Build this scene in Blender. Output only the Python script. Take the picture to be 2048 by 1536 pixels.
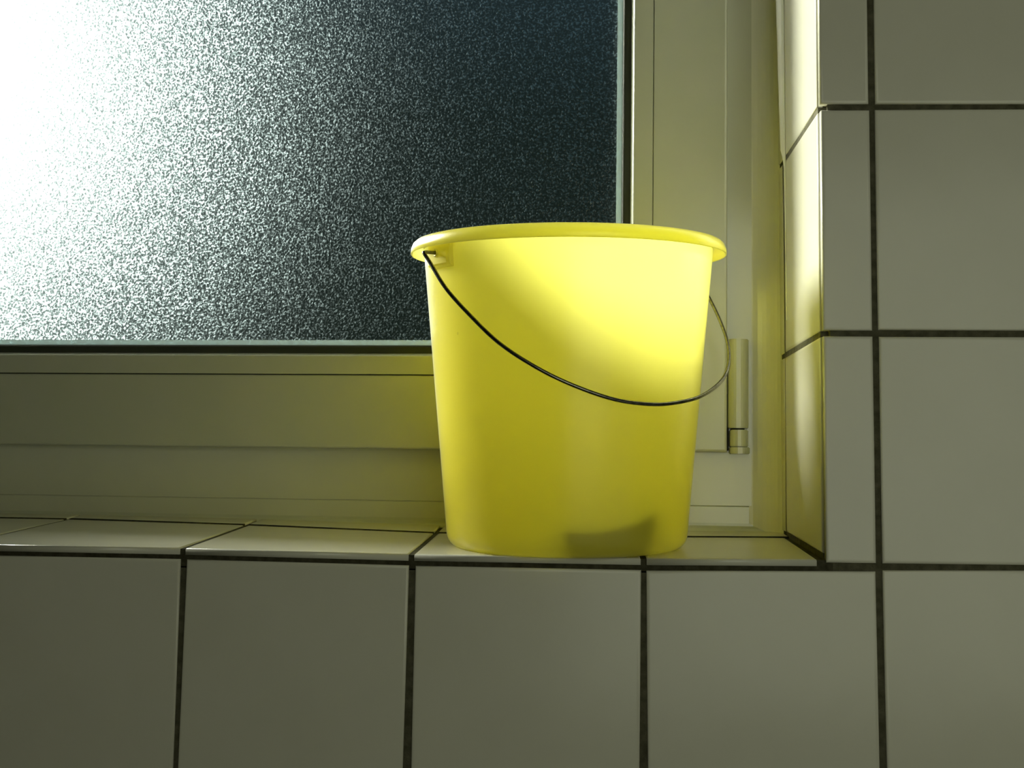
import bpy, bmesh, math, random
from mathutils import Vector, Matrix, Euler
random.seed(4)
S = bpy.context.scene
for o in list(bpy.data.objects): bpy.data.objects.remove(o)
COL = S.collection
T = 0.154                       # tile pitch in metres (tile plus joint)

# ------------------------------------------------------------------ camera, sky, sun, fill lamp, exposure
cam_d = bpy.data.cameras.new('camera'); cam = bpy.data.objects.new('camera', cam_d); COL.objects.link(cam)
YAW, PITCH, ROLL = 0.042422, 0.080375, -0.008139
def rot(y, p, r):
    return Matrix.Rotation(y, 3, 'Z') @ Matrix.Rotation(p, 3, 'X') @ Matrix.Rotation(r, 3, 'Y')
R = rot(YAW, PITCH, ROLL)
r_, f_, u_ = R.col[0], R.col[1], R.col[2]
cm = Matrix((( r_.x, u_.x, -f_.x, -0.205924), (r_.y, u_.y, -f_.y, -0.854281), (r_.z, u_.z, -f_.z, 0.050048), (0, 0, 0, 1)))
cam.matrix_world = cm
cam_d.sensor_width = 36; cam_d.lens = 2552.84 / 2048 * 36; cam_d.clip_start = 0.02; cam_d.clip_end = 100
S.camera = cam
S.view_settings.view_transform = 'Standard'; S.view_settings.look = 'None'
S.view_settings.gamma = 1; S.view_settings.use_curve_mapping = False
S.view_settings.exposure = 0.0
S.cycles.use_denoising = True
S.cycles.max_bounces = 20; S.cycles.diffuse_bounces = 12; S.cycles.glossy_bounces = 4
S.cycles.transmission_bounces = 16; S.cycles.transparent_max_bounces = 12
S.cycles.caustics_refractive = True; S.cycles.caustics_reflective = False
S.cycles.sample_clamp_indirect = 8.0

w = bpy.data.worlds.new('sky'); S.world = w; w.use_nodes = True
wt = w.node_tree; wt.nodes.clear()
tc = wt.nodes.new('ShaderNodeTexCoord'); sp = wt.nodes.new('ShaderNodeSeparateXYZ'); mr = wt.nodes.new('ShaderNodeMapRange')
mr.inputs['From Min'].default_value = -0.25; mr.inputs['From Max'].default_value = 0.6
rp = wt.nodes.new('ShaderNodeValToRGB'); cr = rp.color_ramp
cr.elements[0].position = 0.0; cr.elements[0].color = (0.012, 0.024, 0.012, 1)
cr.elements[1].position = 1.0; cr.elements[1].color = (0.06, 0.10, 0.135, 1)
e = cr.elements.new(0.42); e.color = (0.012, 0.021, 0.016, 1)
e = cr.elements.new(0.62); e.color = (0.014, 0.024, 0.022, 1)
bg = wt.nodes.new('ShaderNodeBackground'); bg.inputs['Strength'].default_value = 1.0
wo = wt.nodes.new('ShaderNodeOutputWorld')
wt.links.new(tc.outputs['Generated'], sp.inputs[0]); wt.links.new(sp.outputs['Z'], mr.inputs['Value'])
wt.links.new(mr.outputs[0], rp.inputs[0]); wt.links.new(rp.outputs[0], bg.inputs[0]); wt.links.new(bg.outputs[0], wo.inputs[0])

SUN_AZ, SUN_EL = math.radians(52), math.radians(24)     # azimuth measured from the window's normal towards the left
sd = bpy.data.lights.new('sun', 'SUN'); sun = bpy.data.objects.new('sun', sd); COL.objects.link(sun)
sd.energy = 31.0; sd.angle = math.radians(20); sd.color = (1.0, 0.97, 0.88)
to_sun = Vector((-math.sin(SUN_AZ) * math.cos(SUN_EL), math.cos(SUN_AZ) * math.cos(SUN_EL), math.sin(SUN_EL)))
sun.rotation_euler = to_sun.to_track_quat('Z', 'Y').to_euler(); sun.location = to_sun * 5

ad = bpy.data.lights.new('fill_light', 'AREA'); al = bpy.data.objects.new('fill_light', ad); COL.objects.link(al)  # added fill behind the camera, not a fitting of the room
ad.shape = 'RECTANGLE'; ad.size = 0.8; ad.size_y = 0.8; ad.energy = 2.9; ad.color = (0.96, 1.0, 0.76)
al.location = (0.22, -1.10, 0.14); al.rotation_euler = (math.radians(90), 0, 0)

# ------------------------------------------------------------------ materials
def mat(name, color, rough=0.5, spec=0.5, coat=0.0, noise=None, bump=None, metallic=0.0, ior=1.5):
    m = bpy.data.materials.new(name); m.use_nodes = True
    nt = m.node_tree; b = nt.nodes['Principled BSDF']
    b.inputs['Base Color'].default_value = (*color, 1); b.inputs['Roughness'].default_value = rough
    b.inputs['Specular IOR Level'].default_value = spec; b.inputs['Metallic'].default_value = metallic
    b.inputs['IOR'].default_value = ior
    if coat: b.inputs['Coat Weight'].default_value = coat; b.inputs['Coat Roughness'].default_value = 0.05
    t = nt.nodes.new('ShaderNodeTexCoord')
    if noise:
        sc, c2, lo, hi = noise
        n = nt.nodes.new('ShaderNodeTexNoise'); n.inputs['Scale'].default_value = sc; n.inputs['Detail'].default_value = 5
        nt.links.new(t.outputs['Object'], n.inputs['Vector'])
        r = nt.nodes.new('ShaderNodeValToRGB'); r.color_ramp.elements[0].position = lo; r.color_ramp.elements[1].position = hi
        r.color_ramp.elements[0].color = (*color, 1); r.color_ramp.elements[1].color = (*c2, 1)
        nt.links.new(n.outputs['Fac'], r.inputs[0]); nt.links.new(r.outputs[0], b.inputs['Base Color'])
    if bump:
        sc, st, d = bump
        n = nt.nodes.new('ShaderNodeTexNoise'); n.inputs['Scale'].default_value = sc; n.inputs['Detail'].default_value = 3
        nt.links.new(t.outputs['Object'], n.inputs['Vector'])
        bp = nt.nodes.new('ShaderNodeBump'); bp.inputs['Strength'].default_value = st; bp.inputs['Distance'].default_value = d
        nt.links.new(n.outputs['Fac'], bp.inputs['Height']); nt.links.new(bp.outputs[0], b.inputs['Normal'])
    return m

M_tile = mat('glazed_tile', (0.60, 0.59, 0.51), 0.22, 0.4, noise=(14, (0.57, 0.56, 0.48), 0.3, 0.7), bump=(9, 0.25, 0.002))
M_grout = mat('grey_grout', (0.060, 0.058, 0.036), 0.95, 0.1, noise=(160, (0.115, 0.11, 0.075), 0.35, 0.75), bump=(900, 0.6, 0.001))
M_frame = mat('white_window_plastic', (0.49, 0.51, 0.41), 0.17, 0.9, noise=(20, (0.52, 0.53, 0.44), 0.3, 0.7), bump=(60, 0.05, 0.001))
M_seal = mat('white_sealant', (0.76, 0.76, 0.66), 0.18, 0.9, bump=(50, 0.2, 0.001))  # tone kept paler to carry the bright reveal reflected in the cove
M_frame2 = mat('white_outer_plastic_lit', (0.60, 0.61, 0.51), 0.14, 1.0, noise=(20, (0.57, 0.58, 0.48), 0.3, 0.7), bump=(60, 0.05, 0.001))  # frame plastic lightened to carry the sunlit reveal's reflection
M_gasket = mat('dark_rubber', (0.030, 0.034, 0.024), 0.5, 0.3)
M_spacer = mat('grey_spacer', (0.42, 0.50, 0.50), 0.5, 0.4, noise=(700, (0.6, 0.68, 0.68), 0.5, 0.7))
M_paint = mat('room_paint', (0.55, 0.55, 0.47), 0.8, 0.2, bump=(40, 0.1, 0.002))
M_floor = mat('floor_tile', (0.30, 0.29, 0.24), 0.35, 0.5, noise=(6, (0.24, 0.23, 0.19), 0.3, 0.7))
M_render = mat('outer_render', (0.35, 0.35, 0.32), 0.9, 0.1, bump=(120, 0.5, 0.002))
M_wire = mat('galvanised_wire', (0.20, 0.195, 0.165), 0.2, 0.5, metallic=1.0, noise=(300, (0.10, 0.095, 0.08), 0.4, 0.7))
M_block = mat('dark_block_grey', (0.06, 0.08, 0.05), 0.9, 0.1, bump=(500, 0.8, 0.002))
M_dark = mat('dark_gap', (0.02, 0.02, 0.012), 0.8, 0.1)

M_joint = mat('dark_joint', (0.036, 0.034, 0.020), 0.95, 0.05, noise=(200, (0.07, 0.066, 0.042), 0.35, 0.75), bump=(900, 0.6, 0.001))
def plastic():
    m = bpy.data.materials.new('yellow_translucent_plastic'); m.use_nodes = True
    nt = m.node_tree; nt.nodes.clear(); N = nt.nodes.new; L = nt.links.new
    t = N('ShaderNodeTexCoord')
    n = N('ShaderNodeTexNoise'); n.inputs['Scale'].default_value = 30; n.inputs['Detail'].default_value = 6
    L(t.outputs['Object'], n.inputs['Vector'])
    def ramp(a, b, src, lo=0.3, hi=0.7):
        r = N('ShaderNodeValToRGB'); r.color_ramp.elements[0].position = lo; r.color_ramp.elements[1].position = hi
        r.color_ramp.elements[0].color = (*a, 1); r.color_ramp.elements[1].color = (*b, 1); L(src, r.inputs[0]); return r
    # a few small scuff specks
    v = N('ShaderNodeTexVoronoi'); v.inputs['Scale'].default_value = 38; L(t.outputs['Object'], v.inputs['Vector'])
    sp_ = ramp((0.55, 0.52, 0.35), (1, 1, 1), v.outputs['Distance'], 0.035, 0.05)
    c1 = ramp((0.98, 0.87, 0.10), (0.96, 0.85, 0.09), n.outputs['Fac'])
    mx = N('ShaderNodeMix'); mx.data_type = 'RGBA'; mx.blend_type = 'MULTIPLY'; mx.inputs['Factor'].default_value = 1
    L(c1.outputs[0], mx.inputs['A']); L(sp_.outputs[0], mx.inputs['B'])
    d = N('ShaderNodeBsdfDiffuse'); L(mx.outputs['Result'], d.inputs['Color'])
    tr = N('ShaderNodeBsdfTranslucent'); tr.inputs['Color'].default_value = (1.0, 0.99, 0.48, 1)
    m1 = N('ShaderNodeMixShader'); m1.inputs[0].default_value = 0.72; L(d.outputs[0], m1.inputs[1]); L(tr.outputs[0], m1.inputs[2])
    g = N('ShaderNodeBsdfGlossy'); g.inputs['Roughness'].default_value = 0.28
    fr = N('ShaderNodeFresnel'); fr.inputs['IOR'].default_value = 1.5
    ge = N('ShaderNodeNewGeometry'); iv = N('ShaderNodeMath'); iv.operation = 'SUBTRACT'; iv.inputs[0].default_value = 1.0; L(ge.outputs['Backfacing'], iv.inputs[1])
    fm = N('ShaderNodeMath'); fm.operation = 'MULTIPLY'; L(fr.outputs[0], fm.inputs[0]); L(iv.outputs[0], fm.inputs[1])   # the skin reflects on its outside only
    m2 = N('ShaderNodeMixShader'); L(fm.outputs[0], m2.inputs[0]); L(m1.outputs[0], m2.inputs[1]); L(g.outputs[0], m2.inputs[2])
    o = N('ShaderNodeOutputMaterial'); L(m2.outputs[0], o.inputs[0])
    return m
M_bucket = plastic()

GRAIN = 16.0
def textured_glass():
    """Hammered obscure glass: its relief bends the light, part of it goes straight on."""
    m = bpy.data.materials.new('hammered_glass'); m.use_nodes = True
    nt = m.node_tree; nt.nodes.clear(); N = nt.nodes.new; L = nt.links.new
    t = N('ShaderNodeTexCoord')
    n = N('ShaderNodeTexNoise'); n.inputs['Scale'].default_value = 580; n.inputs['Detail'].default_value = 0.6
    n.inputs['Roughness'].default_value = 0.5; n.inputs['Distortion'].default_value = 0.5
    L(t.outputs['Object'], n.inputs['Vector'])
    bp = N('ShaderNodeBump'); bp.inputs['Strength'].default_value = 1.0; bp.inputs['Distance'].default_value = 0.0003
    L(n.outputs['Fac'], bp.inputs['Height'])
    # sparkle of the dimples put into the transmitted colour: a long-tailed, high-contrast grain
    su = N('ShaderNodeMath'); su.operation = 'SUBTRACT'; L(n.outputs['Fac'], su.inputs[0]); su.inputs[1].default_value = 0.685
    mu = N('ShaderNodeMath'); mu.operation = 'MULTIPLY'; L(su.outputs[0], mu.inputs[0]); mu.inputs[1].default_value = GRAIN
    pw = N('ShaderNodeMath'); pw.operation = 'POWER'; pw.use_clamp = True; pw.inputs[0].default_value = 2.0; L(mu.outputs[0], pw.inputs[1])
    mc = N('ShaderNodeMix'); mc.data_type = 'RGBA'; mc.inputs['A'].default_value = (0, 0, 0, 1); mc.inputs['B'].default_value = (0.76, 0.98, 0.99, 1)
    fl = N('ShaderNodeMath'); fl.operation = 'ADD'; L(pw.outputs[0], fl.inputs[0]); fl.inputs[1].default_value = 0.035
    L(fl.outputs[0], mc.inputs['Factor'])
    rf = N('ShaderNodeBsdfRefraction'); rf.inputs['IOR'].default_value = 0.72; rf.inputs['Roughness'].default_value = 0.54
    L(mc.outputs['Result'], rf.inputs['Color']); L(bp.outputs[0], rf.inputs['Normal'])
    tp = N('ShaderNodeBsdfTransparent'); tp.inputs['Color'].default_value = (0.90, 0.95, 0.88, 1)
    r2 = N('ShaderNodeBsdfRefraction'); r2.inputs['IOR'].default_value = 1.25; r2.inputs['Roughness'].default_value = 0.34
    r2.inputs['Color'].default_value = (0.95, 1.0, 0.92, 1)                    # the flanks of the relief, throwing light sideways
    m0 = N('ShaderNodeMixShader'); m0.inputs[0].default_value = 0.22; L(rf.outputs[0], m0.inputs[1]); L(r2.outputs[0], m0.inputs[2])
    m1 = N('ShaderNodeMixShader'); m1.inputs[0].default_value = 0.36
    L(m0.outputs[0], m1.inputs[1]); L(tp.outputs[0], m1.inputs[2])
    g = N('ShaderNodeBsdfGlossy'); g.inputs['Roughness'].default_value = 0.15; L(bp.outputs[0], g.inputs['Normal'])
    m2 = N('ShaderNodeMixShader'); m2.inputs[0].default_value = 0.05; L(m1.outputs[0], m2.inputs[1]); L(g.outputs[0], m2.inputs[2])
    o = N('ShaderNodeOutputMaterial'); L(m2.outputs[0], o.inputs[0])
    return m
M_glass = textured_glass()
M_edge = bpy.data.materials.new('pale_edge_seal'); M_edge.use_nodes = True
_n = M_edge.node_tree; _n.nodes.clear(); _d = _n.nodes.new('ShaderNodeBsdfDiffuse'); _d.inputs[0].default_value = (0.42, 0.52, 0.50, 1)
_t = _n.nodes.new('ShaderNodeBsdfTransparent'); _t.inputs[0].default_value = (0.3, 0.4, 0.38, 1); _m = _n.nodes.new('ShaderNodeMixShader'); _m.inputs[0].default_value = 0.25
_o = _n.nodes.new('ShaderNodeOutputMaterial'); _q = _n.nodes.new('ShaderNodeBsdfTranslucent'); _q.inputs[0].default_value = (0.9, 0.97, 1.0, 1); _k = _n.nodes.new('ShaderNodeMixShader'); _k.inputs[0].default_value = 0.32
_n.links.new(_d.outputs[0], _k.inputs[1]); _n.links.new(_q.outputs[0], _k.inputs[2]); _n.links.new(_k.outputs[0], _m.inputs[1]); _n.links.new(_t.outputs[0], _m.inputs[2]); _n.links.new(_m.outputs[0], _o.inputs[0])
M_clear = bpy.data.materials.new('clear_glass_face'); M_clear.use_nodes = True
_n = M_clear.node_tree; _n.nodes.clear(); _t = _n.nodes.new('ShaderNodeBsdfTransparent'); _o = _n.nodes.new('ShaderNodeOutputMaterial')
_n.links.new(_t.outputs[0], _o.inputs[0])

# ------------------------------------------------------------------ helpers
def mesh_obj(name, verts, faces, m, parent=None, smooth=False, **props):
    me = bpy.data.meshes.new(name); me.from_pydata([tuple(v) for v in verts], [], faces)
    bm = bmesh.new(); bm.from_mesh(me); bmesh.ops.recalc_face_normals(bm, faces=bm.faces); bm.to_mesh(me); bm.free()
    for x in (m if isinstance(m, (list, tuple)) else [m]): me.materials.append(x)
    if smooth:
        for p in me.polygons: p.use_smooth = True
    return link(name, me, parent, **props)
def link(name, me, parent=None, **props):
    o = bpy.data.objects.new(name, me); COL.objects.link(o)
    if parent: o.parent = parent
    for k, v in props.items(): o[k] = v
    return o
def box_geo(x0, x1, y0, y1, z0, z1, V, F):
    b = len(V)
    V += [(x, y, z) for x in (x0, x1) for y in (y0, y1) for z in (z0, z1)]
    F += [tuple(b + i for i in f) for f in ((0,1,3,2),(4,6,7,5),(0,4,5,1),(2,3,7,6),(0,2,6,4),(1,5,7,3))]
def boxes(name, bs, m, parent=None, **props):
    V, F = [], []
    for b in bs: box_geo(*b, V, F)
    return mesh_obj(name, V, F, m, parent, **props)
def inset(poly, d):
    n = len(poly); out = []
    for i in range(n):
        p0, p1, p2 = Vector(poly[i-1]), Vector(poly[i]), Vector(poly[(i+1) % n])
        a = (p1 - p0).normalized(); b = (p2 - p1).normalized()
        na, nb = Vector((-a.y, a.x)), Vector((-b.y, b.x))
        k = (na + nb); k = k / max(1e-6, k.dot(na)); out.append(p1 + k * d)
    return out
def slab_mesh(name, poly, th, bev, m):
    """a glazed piece: polygon (counter-clockwise, in x/y), face at z=0, softly rounded edges, thickness th"""
    loops = [(0, -th), (0, -bev), (bev * 0.30, -bev * 0.30), (bev, 0), (bev * 2.2, 0.00004)]
    V, F = [], []; n = len(poly)
    for d, z in loops:
        for p in inset(poly, d): V.append((p.x, p.y, z))
    for k in range(len(loops) - 1):
        for i in range(n):
            j = (i + 1) % n; F.append((k*n+i, k*n+j, (k+1)*n+j, (k+1)*n+i))
    F.append(tuple((len(loops)-1)*n + i for i in range(n))); F.append(tuple(reversed(range(n))))
    me = bpy.data.meshes.new(name); me.from_pydata(V, [], F)
    bm = bmesh.new(); bm.from_mesh(me); bmesh.ops.recalc_face_normals(bm, faces=bm.faces); bm.to_mesh(me); bm.free()
    me.materials.append(m)
    for p in me.polygons: p.use_smooth = True
    return me

# ------------------------------------------------------------------ the room
G = 0.0016                                                # grout lies this far behind the tile faces
OX0, OX1, OZ1 = -1.10, -0.0297, 1.16                      # window opening
wall = boxes('wall_back', [(-1.80, OX0, G, 0.34, -1.0, 1.5), (OX1, 1.40, G, 0.34, -1.0, 1.5),
                           (OX0, OX1, G, 0.34, -1.0, -0.0050), (OX0, OX1, G, 0.34, OZ1, 1.5)], M_grout,
             kind='structure', label='white glazed tile wall with dark grey joints around the window recess')
boxes('wall_left', [(-1.92, -1.80, -2.5, 0.34, -1.0, 1.5)], M_paint, kind='structure')
boxes('wall_right', [(1.40, 1.52, -2.5, 0.34, -1.0, 1.5)], M_paint, kind='structure')
boxes('wall_front', [(-1.92, 1.52, -2.62, -2.5, -1.0, 1.5)], M_paint, kind='structure')
boxes('floor', [(-1.92, 1.52, -2.62, 0.34, -1.12, -1.0)], M_floor, kind='structure')
boxes('ceiling', [(-1.92, 1.52, -2.62, 0.34, 1.5, 1.62)], M_paint, kind='structure')

# tiles of the window wall: local x = world X, local y = world Z, face towards the camera
RX = Matrix.Rotation(math.radians(90), 4, 'X')
J = 0.0040
DZ = [(-2, .004), (-1.1, .004), (-.59, .0028), (-.46, .0016), (-.31, -.0008), (-.15, -.0020), (-.03, -.0014), (.10, 0), (2, 0)]   # the rows were not laid dead level
JP = [(-2, .215), (-1.1, .215), (-.55, .178), (-.46, .160), (-.31, .137), (-.02, .134)]
def lerp(tab, x):
    for (a, p), (b, q) in zip(tab, tab[1:]):
        if x <= b: return p + (q - p) * (x - a) / (b - a)
    return tab[-1][1]
def settle(x0, x1):
    xm = (x0 + x1) / 2; sl_ = (lerp(DZ, x1) - lerp(DZ, x0)) / (x1 - x0)
    return Matrix.Translation((xm, 0, lerp(DZ, xm))) @ Matrix.Rotation(-sl_, 4, 'Y') @ Matrix.Translation((-xm, 0, 0))
def wall_tile(x0, x1, z0, z1, cache={}):
    wdt, h = round(x1 - x0 - J, 5), round(z1 - z0 - J, 5)
    if (wdt, h) not in cache:
        cache[(wdt, h)] = slab_mesh('tile', [(-wdt/2, -h/2), (wdt/2, -h/2), (wdt/2, h/2), (-wdt/2, h/2)], 0.0058, 0.0011, M_tile)
    o = link('tile', cache[(wdt, h)], wall)
    j = lambda s: random.uniform(-s, s)
    low = settle(x0, x1) if z1 < 0.001 else Matrix.Identity(4)
    o.matrix_world = low @ Matrix.Translation(((x0+x1)/2 + j(.0003), j(.00012), (z0+z1)/2 + j(.0003))) @ Matrix.Rotation(j(.0022), 4, 'X') @ Matrix.Rotation(j(.0022), 4, 'Z') @ RX @ Matrix.Rotation(j(.0015), 4, 'Z')
for i in range(-7, 4):
    for k in range(-3, 0):
        wall_tile(i*T, (i+1)*T, k*T - (0.0015 if k == -1 else 0) * 0, (k+1)*T)
for i in range(0, 4):
    for k in range(0, 5): wall_tile(i*T, (i+1)*T, k*T, (k+1)*T)
for k in range(0, 5): wall_tile(-0.0365, 0.0, k*T, (k+1)*T)      # narrow cut tiles beside the recess

# ------------------------------------------------------------------ right side of the recess (tiled reveal)
FY = lambda x: 0.173 - 0.075 * (x + 0.036)               # the window stands a little askew in its recess
sl = math.atan(0.066)
rev = boxes('trim_1', [(OX1 - 0.0052, OX1 + 0.0012, 0.0075, 0.176, 0.001, OZ1)], M_grout, kind='structure',
            label='tiled right side of the window recess, grazed by sunlight')
RVm = Matrix(((0, 0, -1, -0.0357), (-1, 0, 0, 0), (0, 1, 0, 0), (0, 0, 0, 1)))   # slab x -> -Y, slab y -> Z, slab normal -> -X
joint_y = 0.1405
for k in range(0, 7):
    z0, z1 = k*T + 0.002, (k+1)*T - 0.002
    if k == 0: z0 = 0.0125
    y0, y1 = 0.0072, joint_y + (0.0015 if k < 2 else 0.0)
    zf = z0 if k else 0.0045 + 0.066*y0 + 0.003; zb = z0 if k else 0.0045 + 0.066*y1 + 0.003
    me = slab_mesh('tile', [(-y1, zb), (-y0, zf), (-y0, z1), (-y1, z1)], 0.0040, 0.0011, M_tile)
    o = link('tile', me, rev); o.matrix_world = Matrix.Translation((random.uniform(-.0002, .0001), 0, 0)) @ Matrix.Rotation(random.uniform(-.004, .004), 4, 'Z') @ RVm
    a, b = y1 + 0.0055, 0.1745
    zb2 = z0 if k else 0.0045 + 0.066*b + 0.002; za2 = z0 if k else 0.0045 + 0.066*a + 0.003
    me = slab_mesh('tile_strip', [(-b, zb2), (-a, za2), (-a, z1), (-b, z1)], 0.0040, 0.0006, M_tile)
    o = link('tile_strip', me, rev); o.matrix_world = RVm.copy()

# ------------------------------------------------------------------ tiled sill, falling slightly towards the room
SX = [OX0, -0.80, -0.59, -0.46, -0.31, -0.15, -0.0297]
V, F = [], []
for x in SX:
    for y, z in ((0.0016, -0.006), (0.24, -0.006), (0.24, 0.0048), (0.0016, 0.0048)): V.append((x, y, z + 0.066*y + (lerp(DZ, x) if z > 0 else 0)))
for k in range(len(SX) - 1):
    for i in range(4):
        j = (i+1) % 4; F.append((k*4+i, k*4+j, k*4+4+j, k*4+4+i))
F += [(0, 1, 2, 3), tuple(range(len(V)-4, len(V)))]
sill = mesh_obj('trim_2', V, F, M_joint, kind='structure', label='white tiled window sill with a narrow cut row at the back')
SM = Matrix.Translation((0, 0, 0.0056)) @ Matrix.Rotation(sl, 4, 'X')
cs = math.cos(sl)
xs = [-7*T - 0.0005 + 0, -6*T, -5*T, -4*T - 0.001, -3*T - 0.001, -2*T - 0.0005, -T, -0.0405 + 0.002]
def JY(x): return lerp(JP, x) / cs
def FS(x): return (FY(x) + 0.0015) / cs
for i in range(len(xs) - 1):
    x0, x1 = xs[i] + 0.002, xs[i+1] - 0.002
    dx = 0.0022
    me = slab_mesh('tile', [(x0, 0.0), (x1, 0.0), (x1 + dx, JY(x1) - 0.0005), (x0 + dx, JY(x0) - 0.0005)], 0.0045, 0.0010, M_tile)
    D = settle(x0, x1) @ SM
    link('tile', me, sill).matrix_world = D
    xe = x1 if i < len(xs) - 2 else -0.0375
    me = slab_mesh('tile_strip', [(x0 + dx, JY(x0) + 0.0050), (xe + dx, JY(xe) + 0.0050), (xe + dx, FS(xe)), (x0 + dx, FS(x0))], 0.0045, 0.0006, M_tile)
    link('tile_strip', me, sill).matrix_world = Matrix.Translation((0, 0, 0.0008)) @ D
    me = slab_mesh('joint_filler', [(x0 + dx, JY(x0) + 0.0002), (xe + dx, JY(xe) + 0.0002), (xe + dx, JY(xe) + 0.0048), (x0 + dx, JY(x0) + 0.0048)], 0.004, 0.0003, M_joint)
    link('joint_filler', me, sill).matrix_world = Matrix.Translation((0, 0, 0.0006)) @ D


# ------------------------------------------------------------------ the window
win = link('window_1', None, kind='structure', label='white plastic window with obscure hammered glass')
win.matrix_world = Matrix.Translation((-0.036, 0.173, 0)) @ Matrix.Rotation(-0.0748, 4, 'Z') @ Matrix.Rotation(0.0066, 4, 'Y')
def ring(name, rect, prof, m, parent, smooth_angle=0.6, **props):
    """a mitred frame: prof = closed list of (inset from the outer rectangle, depth)"""
    x0, x1, z0, z1 = rect; V, F = [], []; n = len(prof)
    for (d, y) in prof:
        V += [(x0+d, y, z0+d), (x1-d, y, z0+d), (x1-d, y, z1-d), (x0+d, y, z1-d)]
    for k in range(n):
        for i in range(4):
            j = (i+1) % 4; k2 = (k+1) % n
            F.append((k*4+i, k*4+j, k2*4+j, k2*4+i))
    o = mesh_obj(name, V, F, m, parent, **props)
    return o
def rnd(pts, r, seg=3):
    """round the corners of a closed profile"""
    out = []; n = len(pts)
    for i in range(n):
        p = Vector(pts[i]); rr = r[i] if isinstance(r, (list, tuple)) else r
        if rr <= 0: out.append(tuple(p)); continue
        a = (Vector(pts[i-1]) - p).normalized(); b = (Vector(pts[(i+1) % n]) - p).normalized()
        for s in range(seg + 1):
            t = s / seg; q = (p + a*rr)*(1-t)**2 + p*2*t*(1-t) + (p + b*rr)*t**2
            out.append(tuple(q))
    return out
# outer frame: face at depth 0; a fine step line runs 36 mm above the sill
OF = (-1.045, 0.012, 0.004, 1.13)
ring('outer_frame', OF, rnd([(0, 0.0), (0.0312, 0.0), (0.0316, 0.0007), (0.0322, -0.0003), (0.085, -0.0003), (0.085, 0.03), (0.095, 0.03), (0.095, 0.07), (0, 0.07)], 0), M_frame2, win)
# sash
SR = (-0.99, -0.0420, 0.0783, 1.08)
ring('sash', SR, rnd([(0, -0.0142), (0.0592, -0.0142), (0.0592, -0.0120), (0.0600, -0.0120), (0.0600, 0.002), (0.085, 0.002), (0.085, 0.050), (0.012, 0.050), (0.012, 0.0012), (0.0, 0.0012)],
     [0.0022, 0.0004, 0, 0, 0, 0, 0, 0, 0, 0.0004]), M_frame, win)
BR = (SR[0]+0.0600, SR[1]-0.0600, SR[2]+0.0608, SR[3]-0.0600)
ring('glazing_bead', BR, rnd([(0, -0.0140), (0.0155, -0.0136), (0.0182, -0.004), (0.0182, 0.0015), (0, 0.0015)], [0.0004, 0.0016, 0.0004, 0, 0]), M_frame, win)
GR = (BR[0]+0.0165, BR[1]-0.0165, BR[2]+0.0165, BR[3]-0.0165)
ring('gasket', GR, rnd([(0, -0.0045), (0.0080, -0.0045), (0.0090, -0.0005), (0, -0.0005)], [0, 0.0018, 0, 0]), M_gasket, win)
PR = (GR[0]+0.001, GR[1]-0.001, GR[2]+0.001, GR[3]-0.001)
V, F = [], []; box_geo(PR[0], PR[1], -0.0004, 0.0036, PR[2], PR[3], V, F)
pane = mesh_obj('glass_pane', V, F, [M_glass, M_clear], win, label='textured obscure glass glowing with low sun')
for p in pane.data.polygons: p.material_index = 0 if p.normal.y < -0.9 else 1
ring('edge_seal', GR, [(0.0084, -0.0014), (0.0122, -0.0010), (0.0132, -0.0004), (0.0132, -0.0001), (0.0084, -0.0001)], M_edge, win)
ring('glass_spacer', PR, [(0.0, 0.0042), (0.0095, 0.0042), (0.0095, 0.012), (0.0, 0.012)], M_spacer, win)
# white sealant cove between outer frame and the reveal, and a flat one along the sill
def cove(name, path_fn, m, parent, n=7):
    V, F = [], []; prof = path_fn()
    a, b = prof
    for P in (a, b): V.extend(P)
    L = len(a)
    for i in range(L):
        j = (i+1) % L; F.append((i, j, L+j, L+i))
    F.append(tuple(range(L))); F.append(tuple(range(L, 2*L)))
    return mesh_obj(name, V, F, m, parent, smooth=False)
def cove_prof(z, r=0.0280, n=12):
    pts = [(0.004 - r, -0.0002, z)]
    for i in range(1, n): 
        t = i / n * math.pi / 2; pts.append((0.0035 - r + r * math.sin(t), -0.0002 - r * 0.68 * (1 - math.cos(t)), z))
    pts += [(0.0035, -0.0190, z), (0.0050, -0.0190, z), (0.0050, 0.001, z), (0.004 - r, 0.001, z)]
    return pts
cove('sealant_cove', lambda: (cove_prof(0.0150), cove_prof(1.09)), M_seal, win)
def sill_prof(x, r=0.0050, n=5):
    z0 = 0.0152
    pts = [(x, -0.0002, z0 + r + 0.002)]
    for i in range(1, n):
        t = i / n * math.pi / 2; pts.append((x, -0.0002 - r*(1-math.cos(t)), z0 + (r+0.002)*(1-math.sin(t))))
    pts += [(x, -r, z0 + 0.0002), (x, -r, z0 - 0.001), (x, 0.001, z0 - 0.001)]
    return pts
cove('sealant_bead', lambda: (sill_prof(-1.03), sill_prof(0.0025)), M_frame, win)

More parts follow.
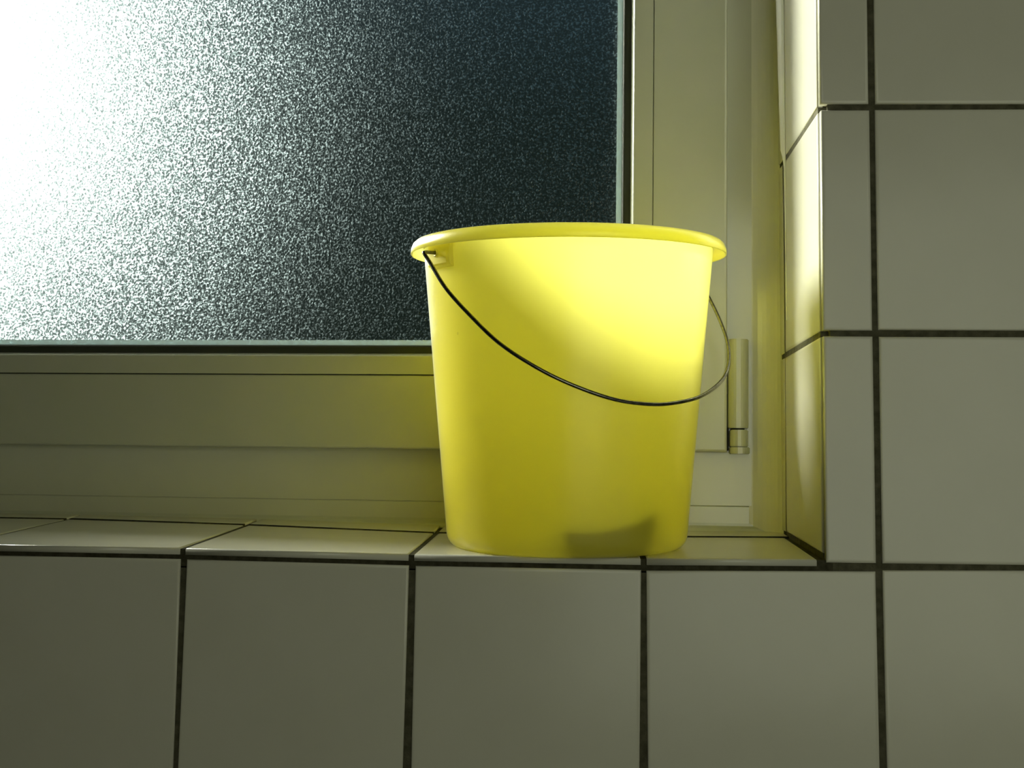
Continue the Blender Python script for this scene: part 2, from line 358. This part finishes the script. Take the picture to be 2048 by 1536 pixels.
def wedge():
    """added white sliver standing in for a glint on the recess edge, tapering out towards the bottom"""
    V, F = [], []; st = [(0.180, 0.0003), (0.300, 0.0010), (0.3085, 0.0017), (0.3150, 0.0030), (0.36, 0.0038), (0.45, 0.0053), (0.60, 0.0058), (1.10, 0.0058)]
    for z, w_ in st:
        ya = 0.1330
        V += [(-0.0352, ya, z), (-0.0357 - w_*0.06, ya, z), (-0.0357 - w_*0.38, ya + w_*0.58, z), (-0.0357 - w_*0.75, ya + w_*1.12, z), (-0.0357 - w_, ya + w_*1.42, z), (-0.0352, ya + w_*1.42 + 0.003, z)]
    for k in range(len(st) - 1):
        for i in range(6):
            j = (i+1) % 6; F.append((k*6+i, k*6+j, (k+1)*6+j, (k+1)*6+i))
    F.append(tuple(range(6))); F.append(tuple(range(len(V)-6, len(V))))
    mesh_obj('glint_sliver', V, F, M_glossy, rev)
M_glossy = mat('glossy_white_glint', (0.90, 0.90, 0.84), 0.24, 1.0)  # near-white base carries the brightness of the glint
wedge()

# hinge cover on the lower right corner
def rounded_bar(name, x0, x1, y0, y1, z0, z1, r, m, parent, bevel=0.0006):
    bm = bmesh.new(); seg = 5; pts = []
    for cxn, a0 in ((x1 - r, 0), (x0 + r, 90)):       # rounded towards the room (y0)
        for s in range(seg + 1):
            a = math.radians(a0 + 90 * s / seg); pts.append((cxn + r*math.cos(a), y0 + r - r*math.sin(a)))
    pts += [(x0, y1), (x1, y1)]
    vs = [bm.verts.new((p[0], p[1], z0)) for p in pts]; f = bm.faces.new(vs)
    ex = bmesh.ops.extrude_face_region(bm, geom=[f])
    for v in ex['geom']:
        if isinstance(v, bmesh.types.BMVert): v.co.z = z1
    bmesh.ops.recalc_face_normals(bm, faces=bm.faces)
    ed = [e for e in bm.edges if abs(e.verts[0].co.z - e.verts[1].co.z) < 1e-6]
    bmesh.ops.bevel(bm, geom=ed, offset=bevel, segments=2, affect='EDGES')
    me = bpy.data.meshes.new(name); bm.to_mesh(me); bm.free(); me.materials.append(m)
    return link(name, me, parent)
hinge = rounded_bar('hinge', -0.0415, -0.0250, -0.0165, 0.001, 0.0975, 0.1685, 0.0065, M_frame, win)
rounded_bar('pivot_cap', -0.0398, -0.0252, -0.0160, 0.001, 0.0830, 0.0963, 0.0060, M_frame, hinge)
rounded_bar('pivot_pin', -0.0385, -0.0280, -0.0130, 0.001, 0.0960, 0.0980, 0.0050, M_dark, hinge, 0.0002)
rounded_bar('pivot_foot', -0.0398, -0.0240, -0.0155, 0.001, 0.0772, 0.0826, 0.0060, M_frame, hinge)
rounded_bar('hinge_gap', -0.0424, -0.0405, -0.0085, 0.001, 0.0800, 0.1250, 0.0006, M_dark, hinge, 0.0002)

# ------------------------------------------------------------------ the bucket
BK = link('bucket', None, label='yellow translucent plastic bucket on the tiled sill, wire handle hanging down', category='bucket')
BK.matrix_world = Matrix.Translation((-0.2050, 0.0690, 0.0085)) @ Matrix.Rotation(sl, 4, 'X')
def lathe(name, prof, m, parent, seg=128, closed=False):
    V, F = [], []; n = len(prof); idx = []
    for (r, z) in prof:
        if r < 1e-6: idx.append([len(V)] * seg); V.append((0, 0, z))
        else:
            idx.append(list(range(len(V), len(V) + seg)))
            V += [(r*math.cos(2*math.pi*i/seg), r*math.sin(2*math.pi*i/seg), z) for i in range(seg)]
    for k in range(n if closed else n - 1):
        a, b = idx[k], idx[(k+1) % n]
        for i in range(seg):
            j = (i+1) % seg; f = []
            for q in (a[i], a[j], b[j], b[i]):
                if q not in f: f.append(q)
            if len(f) > 2: F.append(tuple(f))
    return mesh_obj(name, V, F, m, parent, smooth=True)
RB, RT, HB = 0.0862, 0.1035, 0.2114
th = 0.0016
prof = [(0, 0.0030), (0.070, 0.0030), (0.0735, 0.0028), (0.0745, 0.0004), (0.0765, 0.0)]
for i in range(1, 7):
    a = math.radians(90 * i / 6); prof.append((RB - 0.0085 + 0.0085*math.sin(a), 0.011 - 0.011*math.cos(a)))
for i in range(1, 15): prof.append((RB + (RT-RB)*i/14, 0.011 + (HB-0.011)*i/14))
prof.append((RT - 0.0003, HB + 0.0003)); prof.append((RT - th + 0.0003, HB + 0.0003))
for i in range(14, -1, -1): prof.append((RB + (RT-RB)*i/14 - th, 0.012 + (HB-0.012)*i/14))
prof += [(RB - 0.004, 0.0065), (0.078, 0.0046), (0, 0.0046)]
body = lathe('bucket_body', prof, M_bucket, BK)
# rolled lip with a hollow underside
lip = [(RT - th - 0.0002, HB - 0.0005), (RT - th - 0.0002, HB + 0.0030), (RT - 0.0005, HB + 0.0052), (RT + 0.0025, HB + 0.0060), (RT + 0.0055, HB + 0.0052), (RT + 0.0078, HB + 0.0030),
       (RT + 0.0090, HB + 0.0000), (RT + 0.0094, HB - 0.0035), (RT + 0.0088, HB - 0.0042), (RT + 0.0080, HB - 0.0036), (RT + 0.0074, HB - 0.0002),
       (RT + 0.0050, HB + 0.0030), (RT + 0.0020, HB + 0.0036), (RT + 0.0002, HB + 0.0020), (RT + 0.0001, HB - 0.0005)]
lathe('rim', lip, M_bucket, BK, closed=True)
TH = math.radians(-57)
aL = Vector((math.sin(TH), -math.cos(TH), 0)); ax = -aL; outd = Vector((ax.y, -ax.x, 0))
HZ = 0.2034
# bail ears: curved pads standing off the wall just below the lip
def ear(dirv, name='handle_ear'):
    base = math.atan2(dirv.y, dirv.x); V, F = [], []; n = 10; half = 0.150
    z0, z1 = 0.1947, HB + 0.001
    sect = lambda s: [(RT - 0.0016, z0 - 0.0012), (RT + 0.0018 * s, z0), (RT + 0.0028 * s, z0 + 0.0012), (RT + 0.0034 * s, z1), (RT - 0.0006, z1)]
    for i in range(n + 1):
        t = -1 + 2*i/n; s = 1.0 if 0 < i < n else 0.80
        a = base + t * half
        V += [(r*math.cos(a), r*math.sin(a), z) for r, z in sect(s)]
    for i in range(n):
        for k in range(5):
            j = (k+1) % 5; F.append((i*5+k, i*5+j, (i+1)*5+j, (i+1)*5+k))
    F.append(tuple(range(5))); F.append(tuple(range(n*5, n*5+5)))
    o = mesh_obj(name, V, F, M_bucket, BK)
    # collar round the wire hole
    V, F = [], []; t1 = Vector((-dirv.y, dirv.x, 0)); c = dirv * (RT + 0.0026) + Vector((0, 0, HZ))
    pr = [(0.0030, 0.0), (0.0029, 0.0012), (0.0022, 0.0016), (0.0014, 0.0012), (0.0014, 0.0)]
    for r, h in pr:
        for i in range(16):
            a = 2*math.pi*i/16; V.append(c + dirv*h + t1*(r*math.cos(a)) + Vector((0, 0, r*math.sin(a))))
    for k in range(len(pr) - 1):
        for i in range(16): F.append((k*16+i, k*16+(i+1) % 16, (k+1)*16+(i+1) % 16, (k+1)*16+i))
    mesh_obj('wire_socket', V, F, M_bucket, o, smooth=True)
ear(aL); ear(ax)
# wire bail
def tube(name, pts, rad, m, parent, seg=10, closed_ends=True):
    P = [Vector(p) for p in pts]; V, F = [], []
    up = None
    for i, p in enumerate(P):
        t = (P[min(i+1, len(P)-1)] - P[max(i-1, 0)]).normalized()
        if up is None: up = t.orthogonal().normalized()
        up = (up - t*up.dot(t)).normalized(); s = t.cross(up)
        V += [p + (up*math.cos(2*math.pi*k/seg) + s*math.sin(2*math.pi*k/seg))*rad for k in range(seg)]
    for i in range(len(P)-1):
        for k in range(seg):
            j = (k+1) % seg; F.append((i*seg+k, i*seg+j, (i+1)*seg+j, (i+1)*seg+k))
    F.append(tuple(range(seg))); F.append(tuple(range((len(P)-1)*seg, len(P)*seg)))
    return mesh_obj(name, V, F, m, parent, smooth=True)
phi = math.radians(45)
dn = Vector((0, 0, -math.cos(phi))) + outd * math.sin(phi)
ctrl = [(-0.1035, 0.0), (-0.1100, 0.0), (-0.1150, 0.0002), (-0.1160, 0.0020), (-0.1150, 0.0102), (-0.1126, 0.0368), (-0.1047, 0.0626), (-0.093, 0.0895), (-0.0742, 0.1118), (-0.0529, 0.1279),
        (-0.0276, 0.1399), (-0.0016, 0.1439), (0.0198, 0.1424), (0.0445, 0.1360), (0.0707, 0.1211), (0.0881, 0.1030), (0.0999, 0.0817), (0.1067, 0.0597), (0.1110, 0.0383), (0.1140, 0.0150),
        (0.1145, 0.0020), (0.1130, 0.0002), (0.1080, 0.0), (0.1035, 0.0)]
def catmull(c, k=6):
    out = []
    for i in range(len(c)-1):
        p0, p1, p2, p3 = [Vector(c[max(0, min(len(c)-1, j))]) for j in (i-1, i, i+1, i+2)]
        for s in range(k):
            t = s/k; out.append(0.5*((2*p1) + (p2-p0)*t + (2*p0-5*p1+4*p2-p3)*t*t + (3*p1-p0-3*p2+p3)*t**3))
    out.append(Vector(c[-1])); return out
pts = [ax*p.x + dn*p.y + Vector((0, 0, HZ)) for p in catmull(ctrl)]
tube('handle', pts, 0.00128, M_wire, BK)['label'] = 'thin galvanised wire handle'

# ------------------------------------------------------------------ dark block inside the bucket, seen as a patch through the plastic
def dark_block():
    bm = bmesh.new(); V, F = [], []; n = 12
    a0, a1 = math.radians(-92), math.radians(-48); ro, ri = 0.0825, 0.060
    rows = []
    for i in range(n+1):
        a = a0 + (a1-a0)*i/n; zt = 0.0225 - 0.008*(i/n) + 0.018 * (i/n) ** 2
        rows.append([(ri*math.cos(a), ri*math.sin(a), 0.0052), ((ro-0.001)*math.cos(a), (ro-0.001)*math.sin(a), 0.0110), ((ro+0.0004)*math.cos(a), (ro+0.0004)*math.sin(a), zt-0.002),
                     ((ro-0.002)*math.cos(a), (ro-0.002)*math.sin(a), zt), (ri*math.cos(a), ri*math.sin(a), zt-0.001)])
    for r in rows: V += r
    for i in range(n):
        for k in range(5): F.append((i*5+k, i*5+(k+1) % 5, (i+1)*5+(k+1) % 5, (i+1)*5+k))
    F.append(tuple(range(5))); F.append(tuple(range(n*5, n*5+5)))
    o = mesh_obj('dark_block', V, F, M_block, None, label='dark curved block lying inside the yellow bucket, seen through its wall', category='dark_block')
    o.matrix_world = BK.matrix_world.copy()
dark_block()
